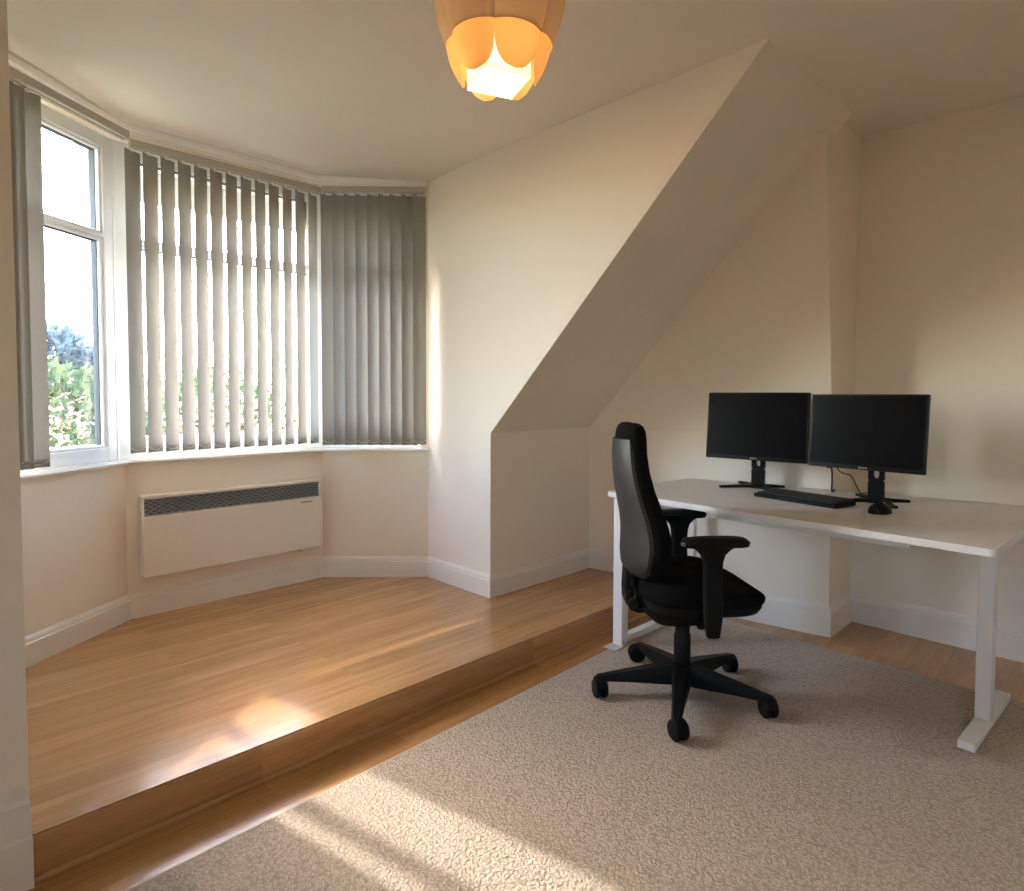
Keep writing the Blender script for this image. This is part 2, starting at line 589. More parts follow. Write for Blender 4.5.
def window(i, name, z_glass0, z_tr0, z_tr1, z_glass1, s0, s1):
    """s0, s1: distance of the frame's ends from the corner points"""
    a, b = seg_frame(i, .075)
    t = (b - a).normalized(); n = Vector((-t.y, t.x)); L = (b - a).length
    def pt(u, d, z):
        p = a + t * u + n * d
        return Vector((p.x, p.y, z))
    root = empty(name, pt(L / 2, 0, SILL), 0, kind='structure')
    inv = Matrix.Translation(-Vector(root.location))
    def part(nm, bm, mat, smooth=False):
        bm.transform(inv)
        return finish(nm, bm, mat, root, smooth=smooth)
    u0, u1 = s0, L - s1
    mull = []
    edges = [u0] + mull + [u1]
    bm = bmesh.new()
    fw = .060
    for u in (u0 + fw / 2, u1 - fw / 2):
        bar(bm, pt(u, 0, SILL), pt(u, 0, HEAD), fw, .07, .004, up=Vector((n.x, n.y, 0)))
    for u in mull:
        bar(bm, pt(u, 0, SILL), pt(u, 0, HEAD), fw, .07, .004, up=Vector((n.x, n.y, 0)))
    bw = (.068, .095, .16)[i]  # middle and right bottom rails thickened, unseen, to stop sun leaking under the blinds
    for z in (SILL + bw / 2, HEAD - fw / 2):
        bar(bm, pt(u0 + .003, 0, z), pt(u1 - .003, 0, z), .066, bw if z < 1.5 else fw, .004)
    bar(bm, pt(u0 + .003, 0, (z_tr0 + z_tr1) / 2), pt(u1 - .003, 0, (z_tr0 + z_tr1) / 2), .067, z_tr1 - z_tr0, .004)
    part('frame', bm, M['upvc'])
    for k in range(len(edges) - 1):
        e0 = edges[k] + (fw if k == 0 else fw / 2)
        e1 = edges[k + 1] - (fw if k == len(edges) - 2 else fw / 2)
        for (za, zb) in ((SILL + bw, z_tr0), (z_tr1, HEAD - fw)):
            sw = .014
            bm = bmesh.new()
            for u in (e0 + sw / 2, e1 - sw / 2):
                bar(bm, pt(u, .0, za), pt(u, .0, zb), sw, .052, .006, up=Vector((n.x, n.y, 0)))
            for z in (za + sw / 2, zb - sw / 2):
                bar(bm, pt(e0 + .002, .0, z), pt(e1 - .002, .0, z), .049, sw, .005)
            sash = part('sash', bm, M['upvc'])
            bm = bmesh.new()
            gw = .006
            for u in (e0 + sw, e1 - sw):
                bar(bm, pt(u, .01, za + sw), pt(u, .01, zb - sw), gw, .03, 0, up=Vector((n.x, n.y, 0)))
            for z in (za + sw, zb - sw):
                bar(bm, pt(e0 + sw, .01, z), pt(e1 - sw, .01, z), .03, gw)
            bm.transform(inv)
            finish('gasket', bm, M['gasket'], sash)
            bm = bmesh.new()
            prism(bm, [pt(e0 + sw, .012, za + sw), pt(e1 - sw, .012, za + sw), pt(e1 - sw, .012, zb - sw), pt(e0 + sw, .012, zb - sw)], (0, 0, 0))
            # one thin pane: keep the front face only
            bmesh.ops.delete(bm, geom=list(bm.faces)[1:], context='FACES_ONLY')
            bmesh.ops.delete(bm, geom=[v for v in bm.verts if not v.link_faces], context='VERTS')
            bm.transform(inv)
            finish('pane', bm, M['glass'], sash)
    # inner window board
    o1 = offset_line(BAY, -.032); o2 = offset_line(BAY, .05)
    bm = bmesh.new()
    poly_z(bm, [o1[i], o1[i + 1], o2[i + 1], o2[i]], SILL - .022, SILL)
    es = [e for e in bm.edges if abs(e.verts[0].co.z - e.verts[1].co.z) < 1e-5 and all(min((V2(v.co) - o1[i]).length, (V2(v.co) - o1[i + 1]).length) < 1e-4 for v in e.verts)]
    bmesh.ops.bevel(bm, geom=es, offset=.007, segments=3, affect='EDGES')
    part('window_board', bm, M['gloss'])
    # handle on the lower sash
    return root, pt, part, L

w1 = window(0, 'window_1', 1.01, 2.019, 2.039, 2.445, .05, .020)
w2 = window(1, 'window_2', 1.01, 2.019, 2.039, 2.445, .012, .012)
w3 = window(2, 'window_3', 1.01, 2.019, 2.039, 2.445, .012, .075)
# corner posts where the three frames meet
L0 = offset_line(BAY, .035); L1 = offset_line(BAY, .115)
for k in (1, 2):
    bm = bmesh.new()
    tA = (V2(BAY[k]) - V2(BAY[k - 1])).normalized(); tB = (V2(BAY[k + 1]) - V2(BAY[k])).normalized()
    poly_z(bm, [L0[k] - tA * .014, L0[k], L0[k] + tB * .014, L1[k] + tB * .014, L1[k], L1[k] - tA * .014], SILL, HEAD)
    struct('trim_%d' % (k + 2), bm, M['upvc'])
# unseen board added outside to darken the tops of middle and right blinds
bm = bmesh.new()
g0 = offset_line(BAY, .23); g1 = offset_line(BAY, .42)
poly_z(bm, [g0[1], g0[2], g0[3], g1[3], g1[2], g1[1]], 2.50, 2.56)
g2 = offset_line(BAY, .36)
poly_z(bm, [g2[1], g2[2], g2[3], g1[3], g1[2], g1[1]], 2.34, 2.4995)
struct('trim_5', bm, M['blocker'])

# unseen pipe added outside the left window to cast a stripe on the rug
bm = bmesh.new()
tube(bm, [(.355, 4.0, -3.4), (.355, 4.0, 2.46), (.40, 3.92, 2.56), (.46, 3.84, 2.62)], .034, 14)
struct('trim_6', bm, M['blocker'], smooth=True)

# ------------------------------------------------------------------ vertical blinds
VW = .089
def vane_mesh(zt, zb, bow=.006):
    bm = bmesh.new()
    n = 6
    cols = []
    zs = [zb, zb + .036, zb + .4 * (zt - zb), zb + .75 * (zt - zb), zt - .02, zt]
    for k in range(n + 1):
        u = -1 + 2 * k / n
        cols.append([Vector((u * VW / 2, bow * (1 - u * u), z)) for z in zs])
    loft(bm, cols, cap=False, closed=False)
    return bm

def make_vane(zt, zb):
    o = finish('vane', vane_mesh(zt, zb), M['vane'], smooth=True)
    bm = bmesh.new()   # weight in the bottom hem
    rings = []
    for k in range(7):
        u = -1 + 2 * k / 6
        x, y = u * VW * .49, .006 * (1 - u * u)
        rings.append([(x, y - .0016, zb), (x, y + .0016, zb), (x, y + .0016, zb + .033), (x, y - .0016, zb + .033)])
    loft(bm, rings)
    finish('bottom_weight', bm, M['vane'], o)
    bm = bmesh.new()   # carrier hook
    rbox(bm, (0, .006, zt + .003), (.016, .003, .014), .001)
    rbox(bm, (0, .006, zt + .012), (.006, .006, .012), .001)
    finish('carrier', bm, M['chain'], o)
    return o

def blind(name, seg, d, stations, z_rail, zt, zb, ang, label, flip=0, rail_u=(0, 0), sag=.016):
    L = offset_line(BAY, d)
    a, b = L[seg], L[seg + 1]
    t = (b - a).normalized()
    base = math.atan2(t.y, t.x)
    root = empty(name, (a.x, a.y, z_rail[0]), base, label, 'blind', 'vertical blinds in the bay window')
    ln = (b - a).length
    bm = bmesh.new()
    zr0, zr1 = 0, z_rail[1] - z_rail[0]
    u0, u1 = rail_u[0], ln - rail_u[1]
    prof = [(-.020, .004), (-.020, zr1 - .002), (-.017, zr1), (.017, zr1), (.020, zr1 - .002), (.020, .004), (.015, 0), (.006, 0), (.006, .010), (-.006, .010), (-.006, 0), (-.015, 0)]
    loft(bm, [[(u, y, z) for y, z in prof] for u in (u0, u1)])
    finish('headrail', bm, M['rail'], root)
    for u in (u0, u1):
        bm = bmesh.new()
        rbox(bm, (u, 0, zr1 / 2), (.006, .044, zr1 + .004), .002)
        finish('end_cap', bm, M['rail'], root)
    proto = make_vane(zt - z_rail[0], zb - z_rail[0])
    cpts = []
    for i, (u, extra) in enumerate(stations):
        v = proto if i == 0 else copy_tree(proto)
        v.parent = root
        v.location = (u, 0, 0)
        v.rotation_euler = (0, 0, ang + extra + random.uniform(-.03, .03))
        cpts.append(u)
    # bead chain that links the bottom hems, hanging in front of them
    bm = bmesh.new()
    pts = []
    zz = zb - z_rail[0] + .017
    for i in range(len(cpts)):
        r = stations[i][1] + ang
        for s in (-1, 1):
            pts.append((cpts[i] + s * VW * .46 * cos(r), s * VW * .46 * sin(r) - .005, zz + .012))
            if s < 0:
                pts.append((cpts[i] - VW * .2 * cos(r), -VW * .2 * sin(r) - .004, zz - .003))
                pts.append((cpts[i] + VW * .2 * cos(r), +VW * .2 * sin(r) - .004, zz - .003))
    tube(bm, pts, .0011, 5)
    finish('bead_chain', bm, M['chain'], root)
    return root

# left blind: drawn back into a stack at the near end
ln0 = (offset_line(BAY, -.07)[1] - offset_line(BAY, -.07)[0]).length
st = [(u, random.uniform(-.08, .08)) for u in (.028, .046, .068, .108, .183)]
blind('vertical_blind', 0, -.07, st, (2.492, 2.532), 2.482, .955, radians(-16),
      'grey vertical blind drawn back into a stack beside the bare left window pane', rail_u=(.02, .012))
st = [(.021 + i * .0782, 0) for i in range(13)]
blind('vertical_blind', 1, -.07, st, (2.460, 2.498), 2.450, .968, radians(30),
      'grey vertical blind across the wide middle bay window above the wall heater', rail_u=(.012, .012))
ln2 = (offset_line(BAY, -.07)[3] - offset_line(BAY, -.07)[2]).length
pitch = .0685
st = [(.038 + i * pitch, 0) for i in range(9)]
blind('vertical_blind', 2, -.07, st, (2.472, 2.508), 2.462, .955, radians(36),
      'grey vertical blind on the narrow right bay window beside the dormer cheek wall', rail_u=(.012, .01))

# ------------------------------------------------------------------ wall heater
hx0, hx1, hy, hz0, hz1 = .848, 1.808, 3.5643, .335, .748
root = empty('panel_heater', ((hx0 + hx1) / 2, hy, hz0), 0, 'long white electric panel heater with dark louvre grille fixed under the middle bay window', 'heater')
W, HH, D = hx1 - hx0, hz1 - hz0, .062
bm = bmesh.new()
gy0, gy1 = HH - .103, HH - .016
rbox(bm, (0, -.012 - D / 2, gy0 / 2), (W, D, gy0), .004)                       # front body below grille
rbox(bm, (0, -.012 - (D - .03) / 2, (gy0 + gy1) / 2), (W - .012, D - .03, gy1 - gy0 + .004))
rbox(bm, (0, -.012 - D / 2, (HH + gy1) / 2), (W, D, HH - gy1), .004)          # top lip
for s in (-1, 1):
    rbox(bm, (s * (W / 2 - .0035), -.0125 - D / 2, HH / 2), (.009, D + .001, HH - .002), .002)
finish('body', bm, M['heater'], root)
bm = bmesh.new()
rbox(bm, (0, -D + .0165, (gy0 + gy1) / 2), (W - .018, .002, gy1 - gy0 - .001))
g = finish('grille_recess', bm, M['grille_dark'], root)
bm = bmesh.new()
nl = 8
for k in range(nl):
    z = gy0 + (k + .5) * (gy1 - gy0) / nl
    n = 96
    rings = []
    for j in range(n + 1):
        x = -W / 2 + .009 + (W - .018) * j / n
        wv = .0016 * sin(j * pi / 2 * 1.0 + k * pi)
        rings.append([(x, -D - .008, z - .0024 + wv), (x, -D + .012, z + .0006 + wv), (x, -D + .012, z + .0026 + wv), (x, -D - .008, z - .0004 + wv)])
    loft(bm, rings)
finish('grille', bm, M['grille'], root)
bm = bmesh.new()
x = .355
for ch in 'abcdefg':       # illegible little maker's mark
    rbox(bm, (x, -D - .0125, gy0 - .026), (.006, .001, .0085), 0)
    rbox(bm, (x + .004, -D - .0125, gy0 - .0232), (.005, .001, .0025), 0)
    x += .0105
tag(finish('logo', bm, M['print_grey'], root), 'small dark grey maker mark')
for s in (-1, 1):
    bm = bmesh.new()
    rbox(bm, (s * W * .32, -.006, HH * .5), (.05, .0125, HH * .7), .002)
    finish('wall_bracket', bm, M['heater'], root)
bm = bmesh.new()
rbox(bm, (W * .37, -.05, -.004), (.012, .02, .012), .003)
finish('switch', bm, M['print_grey'], root)

# ------------------------------------------------------------------ rug
bm = bmesh.new()
RUGP = [(-.3, 1.740), (2.481, 1.806), (3.256, 1.8245), (3.222, .299), (3.19, -1.1), (-.3, -1.1)]
poly_z(bm, RUGP, .0006, .011)
es = [e for e in bm.edges if all(v.co.z > .01 for v in e.verts)]
bmesh.ops.bevel(bm, geom=es, offset=.005, segments=2, affect='EDGES')
rug = empty('rug', (1.5, .4, 0), 0, 'large beige loop pile rug laid over the wood floor under the chair', 'rug')
bm.transform(Matrix.Translation((-1.5, -.4, 0)))
finish('pile', bm, M['rug'], rug, smooth=True)
bm = bmesh.new()
for i in range(len(RUGP)):
    p, q = RUGP[i], RUGP[(i + 1) % len(RUGP)]
    tube(bm, [(p[0], p[1], .0058), (q[0], q[1], .0058)], .0055, 8)
bm.transform(Matrix.Translation((-1.5, -.4, 0)))
finish('edge_binding', bm, M['rug_edge'], rug, smooth=True)
RZ = .0115

# ------------------------------------------------------------------ desk
DZ = .774
desk = empty('desk', (2.95, 1.05, 0), 0, 'long white desk with steel legs standing against the chimney breast', 'desk')
inv = Matrix.Translation((-2.95, -1.05, 0))
def dpart(nm, bm, mat, smooth=False):
    bm.transform(inv)
    return finish(nm, bm, mat, desk, smooth=smooth)
def round_poly(pts, r, n=6):
    out = []
    N = len(pts)
    for i in range(N):
        p = V2(pts[i]); a = (V2(pts[i - 1]) - p).normalized(); b = (V2(pts[(i + 1) % N]) - p).normalized()
        for k in range(n + 1):
            s = k / n
            out.append((p + a * r) * (1 - s) ** 2 + p * 2 * s * (1 - s) + (p + b * r) * s * s)
    return out
top = [(2.548, 1.899), (2.464, .310), (3.575, .262), (3.308, 1.862)]
bm = bmesh.new()
poly_z(bm, round_poly(top, .022), DZ - .026, DZ)
es = [e for e in bm.edges if abs(e.verts[0].co.z - e.verts[1].co.z) < 1e-6 and len(e.link_faces) == 2]
bmesh.ops.bevel(bm, geom=es, offset=.003, segments=2, affect='EDGES')
dpart('tabletop', bm, M['desk'], smooth=True)
# left side: a loop of square tube
lx, ly = 2.550, 1.806
lw = .054
bm = bmesh.new(); bar(bm, (lx, ly, RZ), (lx, ly, DZ - .027), lw, lw, .003); dpart('leg', bm, M['steel'])
bm = bmesh.new(); bar(bm, (3.235, ly - .01, RZ), (3.235, ly - .01, DZ - .027), .035, .035, .003); dpart('leg', bm, M['steel'])
bm = bmesh.new(); bar(bm, (lx + lw / 2, ly, RZ + .02), (3.235 - .0175, ly - .01, RZ + .02), lw * .8, .035, .003); dpart('floor_rail', bm, M['steel'])
bm = bmesh.new(); bar(bm, (lx + lw / 2, ly, DZ - .045), (3.235 - .0175, ly - .01, DZ - .045), lw * .8, .035, .003); dpart('top_rail', bm, M['steel'])
bm = bmesh.new(); rbox(bm, (2.492, 1.803, RZ + .0025), (.075, .075, .004), .001); tag(dpart('foot_plate', bm, M['print_plate']), 'flat pale plastic plate under the left front leg')
# right side: T foot with one column
fy = .396
bm = bmesh.new(); bar(bm, (2.642, fy + .003, RZ + .018), (3.215, fy - .029, RZ + .018), .052, .030, .003); dpart('foot', bm, M['steel'])
bm = bmesh.new(); rbox(bm, (2.905, fy - .010, (RZ + .033 + DZ - .03) / 2), (.060, .050, DZ - .03 - RZ - .033), .003, radians(-3)); dpart('leg', bm, M['steel'])
bm = bmesh.new(); bar(bm, (2.60, fy + .004, DZ - .0365), (3.35, fy - .036, DZ - .0365), .075, .018, .002); dpart('top_bracket', bm, M['steel'])
for x in (2.68, 3.18):
    bm = bmesh.new()
    rbox(bm, (x, fy - (x - 2.64) * .055, RZ + .0022), (.035, .04, .0036), .001)
    dpart('glide', bm, M['blacksoft'])
bm = bmesh.new(); bar(bm, (2.735, 1.75, DZ - .056), (2.69, .60, DZ - .056), .04, .058, .002); dpart('cross_beam', bm, M['steel'])

# ------------------------------------------------------------------ monitors
def stand(loc, ang, arms, name, label, panel, yaw):
    """arms: tips of the four feet in world plan; panel: (x, y, z0, w, h)"""
    root = empty(name, (loc[0], loc[1], DZ), 0, label, 'monitor', 'twin monitors on the desk')
    px, py, z0, w, h = panel
    cx, cy = px - loc[0], py - loc[1]
    R = Matrix.Translation((cx, cy, z0 - DZ)) @ Matrix.Rotation(yaw, 4, 'Z') @ Matrix.Rotation(radians(5), 4, 'Y')
    # local panel frame: x away from the viewer, y to the viewer's left, z up
    bm = bmesh.new()
    rbox(bm, (.012, 0, h / 2), (.024, w, h), .004)
    rbox(bm, (.032, 0, h * .48), (.022, w * .62, h * .6), .008)
    bm.transform(R); case = finish('casing', bm, M['bezel'], root, smooth=True)
    bm = bmesh.new()
    rbox(bm, (-.0006, 0, h / 2 + .006), (.0022, w - .016, h - .028), .0005)
    bm.transform(R); finish('screen', bm, M['screen'], root)
    bm = bmesh.new()
    y = .0155
    for wd in (.0075, .0065, .0055, .0065):
        rbox(bm, (-.0006, y, .0095), (.001, wd * .72, .0065), 0)
        rbox(bm, (-.0006, y - wd * .3, .0075), (.001, wd * .6, .0022), 0)
        y -= .0095
    bm.transform(R); tag(finish('logo', bm, M['print_light'], root), 'pale maker mark on bottom bezel')
    # column with a round cable hole
    bm = bmesh.new()
    cw, ct = .066, .024
    hz = z0 - DZ - .022      # hole centre just under the panel
    n = 24
    Rc = Matrix.Translation((.035 if False else 0, 0, 0)) @ Matrix.Rotation(ang, 4, 'Z')
    ztop, zbot = z0 - DZ + h * .55, .012
    hr, hrz = .013, .021
    ring_in, ring_out = [], []
    for k in range(n):
        a = 2 * pi * k / n + pi / n
        ring_in.append((hr * cos(a), hz + hrz * sin(a)))
        # project on the rectangle round the hole
        c, s = cos(a), sin(a)
        hh = .034
        m = 1 / max(abs(c) / (cw / 2), abs(s) / hh)
        ring_out.append((c * m, hz + s * m))
    for sx in (0,):
        fi = [bm.verts.new((-ct / 2, y, z)) for y, z in ring_in]
        fo = [bm.verts.new((-ct / 2, y, z)) for y, z in ring_out]
        bi = [bm.verts.new((ct / 2, y, z)) for y, z in ring_in]
        bo = [bm.verts.new((ct / 2, y, z)) for y, z in ring_out]
        for k in range(n):
            j = (k + 1) % n
            bm.faces.new((fi[k], fi[j], fo[j], fo[k]))
            bm.faces.new((bi[k], bo[k], bo[j], bi[j]))
            bm.faces.new((fi[k], bi[k], bi[j], fi[j]))
            bm.faces.new((fo[k], fo[j], bo[j], bo[k]))
    rbox(bm, (0, 0, (zbot + hz - .034) / 2), (ct, cw, hz - .034 - zbot))
    rbox(bm, (0, 0, (ztop + hz + .034) / 2), (ct, cw, ztop - hz - .034))
    bm.transform(Rc)
    # neck joining the column to the back of the panel
    dvec = Vector((cx, cy)) + V2(Matrix.Rotation(yaw, 2) @ Vector((.04, 0)))
    bar(bm, (0, 0, z0 - DZ + h * .48), (dvec.x, dvec.y, z0 - DZ + h * .48), .09, .09, .006)
    finish('stand_column', bm, M['black'], root)
    bm = bmesh.new()
    lathe(bm, [(.0, .0105), (.060, .0105), (.066, .006), (.066, .0), (0, 0)][::-1], 24, cap=False)
    for tx, ty in arms:
        d = Vector((tx - loc[0], ty - loc[1], 0)); u = d.normalized(); s = Vector((-u.y, u.x, 0))
        wa, wb = .045, .022
        q = [s * wa / 2, -s * wa / 2, d - s * wb / 2, d + s * wb / 2]
        top_ = [v + Vector((0, 0, .018)) for v in q[:2]] + [v + Vector((0, 0, .011)) for v in q[2:]]
        a_ = [bm.verts.new(v) for v in q]; b_ = [bm.verts.new(v) for v in top_]
        bm.faces.new(a_[::-1]); bm.faces.new(b_)
        for k in range(4):
            j = (k + 1) % 4
            bm.faces.new((a_[k], a_[j], b_[j], b_[k]))
    finish('stand_base', bm, M['black'], root)
    return root

stand((3.252, 1.425), radians(5), [(3.09, 1.56), (3.165, 1.325), (3.335, 1.32), (3.335, 1.565)], 'monitor',
      'left black monitor on splayed stand, in front of the chimney breast', (3.150, 1.408, .926, .520, .354), radians(4))
mr_ = stand((3.205, .850), radians(3), [(3.335, .965), (3.285, .735), (3.055, .735), (3.08, .955)], 'monitor',
      'right black monitor with paler reflective screen, nearer the loose cables and mouse', (3.120, .885, .924, .492, .347), radians(-4))
def cable(pts, r, parent, origin):
    bm = bmesh.new()
    P = [Vector(p) - Vector(origin) for p in pts]
    sm = []
    for i in range(len(P) - 1):
        p0, p1, p2, p3 = P[max(0, i - 1)], P[i], P[i + 1], P[min(len(P) - 1, i + 2)]
        for k in range(6):
            t = k / 6
            sm.append(.5 * ((2 * p1) + (p2 - p0) * t + (2 * p0 - 5 * p1 + 4 * p2 - p3) * t * t + (3 * p1 - p0 - 3 * p2 + p3) * t ** 3))
    sm.append(P[-1])
    tube(bm, sm, r, 8)
    return finish('cable', bm, M['black'], parent, smooth=True)
o = (3.205, .845, DZ)
cable([(3.18, 1.06, .975), (3.24, 1.075, .915), (3.272, 1.063, .905), (3.285, 1.063, .85), (3.30, 1.068, .80), (3.33, 1.075, .7795), (3.41, 1.09, .779)], .0042, mr_, o)
cable([(3.18, 1.03, .97), (3.26, 1.03, .905), (3.29, 1.015, .882), (3.31, .985, .870), (3.33, .965, .82), (3.36, .955, .785), (3.42, .95, .7775), (3.44, .95, .7775)], .0025, mr_, o)

# ------------------------------------------------------------------ keyboard and mouse
ka = math.atan2(1.31 - .889, 2.945 - 2.853)        # direction along the front edge
kb = empty('keyboard', (2.975, 1.093, DZ), ka, 'black full size keyboard lying on the desk below the twin monitors', 'keyboard')
KW, KD = .405, .165
bm = bmesh.new()
rings = []
for x in (-KW / 2, KW / 2):
    rings.append([(x, -KD / 2, .0005), (x, KD / 2, .0005), (x, KD / 2, .014), (x, KD / 2 - .006, .017), (x, -KD / 2 + .012, .026), (x, -KD / 2, .022)])
loft(bm, rings)
bmesh.ops.bevel(bm, geom=list(bm.edges), offset=.002, segments=2, affect='EDGES')
finish('case', bm, M['black'], kb, smooth=True)
rows = [(14, .7), (14, 1), (14, 1), (13, 1), (12, 1), (8, 1)]
for r in range(6):
    yk = -KD / 2 + .022 + r * .0235
    zk = .0255 - (yk + KD / 2 - .012) * (.0085 / (KD - .018))
    bm = bmesh.new()
    n = rows[r][0]
    usable = KW - .13
    for k in range(n):
        wk = usable / n
        rbox(bm, (KW / 2 - .012 - (k + .5) * wk, yk, zk + .0028), (wk - .003, .0195, .006), .0012, seg=1)
    for k in range(3):
        rbox(bm, (KW / 2 - .012 - usable - .012 - k * .0185, yk, zk + .0028), (.0155, .0195, .006), .0012, seg=1)
    for k in range(3):
        rbox(bm, (-KW / 2 + .012 + .008 + k * .0165, yk, zk + .0028), (.0140, .0195, .006), .0012, seg=1)
    finish('key_row', bm, M['key'], kb)

ms = empty('computer_mouse', (2.90, .752, DZ), radians(-8), 'small rounded black computer mouse beside the right monitor stand', 'mouse')
bm = bmesh.new()
rings = []
for s in range(13):
    u = -1 + 2 * s / 12
    x = u * .062
    wd = .038 * sqrt(max(0.02, 1 - abs(u) ** 2.6)) * (1 - .08 * u)
    hh = .041 * sqrt(max(.03, 1 - abs(u + .1) ** 2.4 / 1.25))
    rings.append([(x, wd * cos(pi * k / 12), .001 + hh * sin(pi * k / 12) ** .75) for k in range(13)])
loft(bm, rings)
finish('shell', bm, M['black'], ms, smooth=True, angle=60)
bm = bmesh.new()
g = bmesh.ops.create_cone(bm, cap_ends=True, segments=20, radius1=.009, radius2=.009, depth=.006)
bm.transform(Matrix.Translation((.034, 0, .032)) @ Matrix.Rotation(pi / 2, 4, 'X'))
finish('scroll_wheel', bm, M['grille'], ms, smooth=True)
bm = bmesh.new()
bar(bm, (.024, 0, .0425), (.058, 0, .0205), .0012, .002)
finish('button_split', bm, M['grille'], ms)

# ------------------------------------------------------------------ office chair
CX, CY = 2.295, 1.314
TH = radians(-40)
chair = empty('office_chair', (CX, CY, RZ), 0, 'black fabric office chair with high back and armrests standing on the rug', 'chair')
RT_ = Matrix.Rotation(TH, 4, 'Z')
def cpart(nm, bm, mat, parent=chair, rot=True, smooth=True, angle=40):
    if rot:
        bm.transform(RT_)
    return finish(nm, bm, mat, parent, smooth=smooth, angle=angle)
# star base (angles in world)
RB = .352
for k in range(5):
    a = radians((64, 137, 207, 282, 352)[k])
    u = Vector((cos(a), sin(a), 0)); s = Vector((-u.y, u.x, 0))
    bm = bmesh.new()
    rings = []
    for f, zt, zb, w in ((.10, .138, .060, .078), (.35, .126, .062, .064), (.65, .109, .067, .050), (.92, .092, .068, .040), (1.0, .088, .066, .036), (1.05, .076, .066, .022)):
        c = u * (RB * f)
        w2 = w * .62
        rings.append([c + s * w / 2 + Vector((0, 0, zb)), c - s * w / 2 + Vector((0, 0, zb)),
                      c - s * w / 2 + Vector((0, 0, zb + (zt - zb) * .6)), c - s * w2 / 2 + Vector((0, 0, zt)),
                      c + s * w2 / 2 + Vector((0, 0, zt)), c + s * w / 2 + Vector((0, 0, zb + (zt - zb) * .6))])
    loft(bm, rings)
    arm = cpart('base_leg', bm, M['black'], rot=False, angle=30)
    # twin wheel castor
    sw = a + radians([70, 100, 40, 130, 60][k])
    x = Vector((cos(sw), sin(sw), 0)); y = Vector((-x.y, x.x, 0))
    cc = u * RB * .985 + x * .012
    bm = bmesh.new()
    tube(bm, [u * RB * .985 + Vector((0, 0, .052)), u * RB * .985 + Vector((0, 0, .070))], .009, 10)
    wr = .038
    for sgn in (-1, 1):
        pr = [(.0, 0), (wr * .8, 0), (wr, .003), (wr, .017), (wr * .86, .022), (0, .0235)]
        rings = []
        for r, h in pr:
            rr = max(r, .001)
            rings.append([cc + Vector((0, 0, wr)) + y * sgn * (.004 + h) + x * rr * cos(2 * pi * m / 24) + Vector((0, 0, 1)) * rr * sin(2 * pi * m / 24) for m in range(24)])
        loft(bm, rings)
    # hood between the wheels
    rings = []
    for m in range(13):
        t = radians(10 + 150 * m / 12)
        c = cc + Vector((0, 0, wr)) + x * -(wr + .001) * cos(t) + Vector((0, 0, 1)) * (wr + .001) * sin(t)
        ci = cc + Vector((0, 0, wr)) + x * -(wr - .014) * cos(t) + Vector((0, 0, 1)) * (wr - .014) * sin(t)
        rings.append([c + y * .006, c - y * .006, ci - y * .006, ci + y * .006])
    loft(bm, rings)
    cpart('castor', bm, M['blacksoft'], arm, rot=False)
bm = bmesh.new()
lathe(bm, [(.0, .060), (.030, .060), (.052, .068), (.055, .125), (.040, .140), (.034, .142), (.034, .255), (.030, .262), (.030, .30), (.0, .30)], 28, cap=False)
cpart('base_hub', bm, M['black'], rot=False, angle=30)
bm = bmesh.new()
lathe(bm, [(.0, .28), (.0235, .28), (.0235, .35), (0, .35)], 20, cap=False)
cpart('gas_lift', bm, M['blacksoft'], rot=False, angle=30)
# under seat mechanism with its levers
bm = bmesh.new()
rings = []
for z, lx_, w in ((.315, .07, .05), (.325, .12, .09), (.36, .16, .12), (.405, .18, .15)):
    rings.append(superring(lambda u, v: (u * lx_ - .01, v * w, z), 24, .55))
loft(bm, rings)
cpart('tilt_mechanism', bm, M['blacksoft'])
bm = bmesh.new()
tube(bm, [(.0, -.10, .372), (.0, -.18, .372), (.0, -.209, .372)], .007, 8)
rbox(bm, (.0, -.225, .372), (.05, .03, .014), .005)
cpart('height_lever', bm, M['black'])
# seat pan and cushion
def seat_rings(zs, grow):
    out = []
    for z, k, dz in zs:
        def f(u, v, z=z, k=k, dz=dz):
            x = .040 + u * .240 * k
            wv = .246 + .012 * u
            y = v * wv * k
            front = max(0, u)
            zz = z - dz * (front ** 2.6) * .055 + dz * .012 * (v * v - .5) + dz * .006 * max(0, -u)
            return (x, y, zz)
        out.append(superring(f, 44, .56))
    return out
bm = bmesh.new()
loft(bm, seat_rings([(.393, .55, 0), (.398, .80, 0), (.408, .93, 0), (.428, .975, 0), (.440, .975, 0)], 0))
cpart('seat_pan', bm, M['blacksoft'], angle=50)
bm = bmesh.new()
loft(bm, seat_rings([(.438, .93, 0), (.441, .98, 0), (.455, 1.01, .1), (.478, 1.02, .3), (.500, 1.0, .6), (.516, .95, .9), (.526, .86, 1.0), (.531, .70, 1.0), (.532, .45, 1.0), (.531, .15, 1.0)], 0))
cpart('seat_cushion', bm, M['fabric'], angle=180)
# back: profile of the centre line (a: along facing, z), half width, half thickness
BACK = [(.515, -.190, .110, .020), (.530, -.194, .150, .036), (.555, -.194, .182, .048), (.60, -.190, .203, .055), (.65, -.184, .210, .058), (.70, -.184, .206, .058),
        (.76, -.194, .192, .055), (.82, -.210, .174, .052), (.88, -.225, .158, .049), (.95, -.238, .144, .046), (1.02, -.243, .133, .044), (1.075, -.242, .126, .043), (1.108, -.241, .118, .040), (1.128, -.241, .104, .032), (1.138, -.241, .082, .020)]
bm = bmesh.new()
rings = []
for z, a, hw, ht in BACK:
    def f(u, v, z=z, a=a, hw=hw, ht=ht):
        curve = .035 * v * v * (hw / .2)
        return (a + u * ht + curve, v * hw, z)
    rings.append(superring(f, 36, .62))
loft(bm, rings)
cpart('back_cushion', bm, M['fabric'], angle=180)
bm = bmesh.new()
rings = []
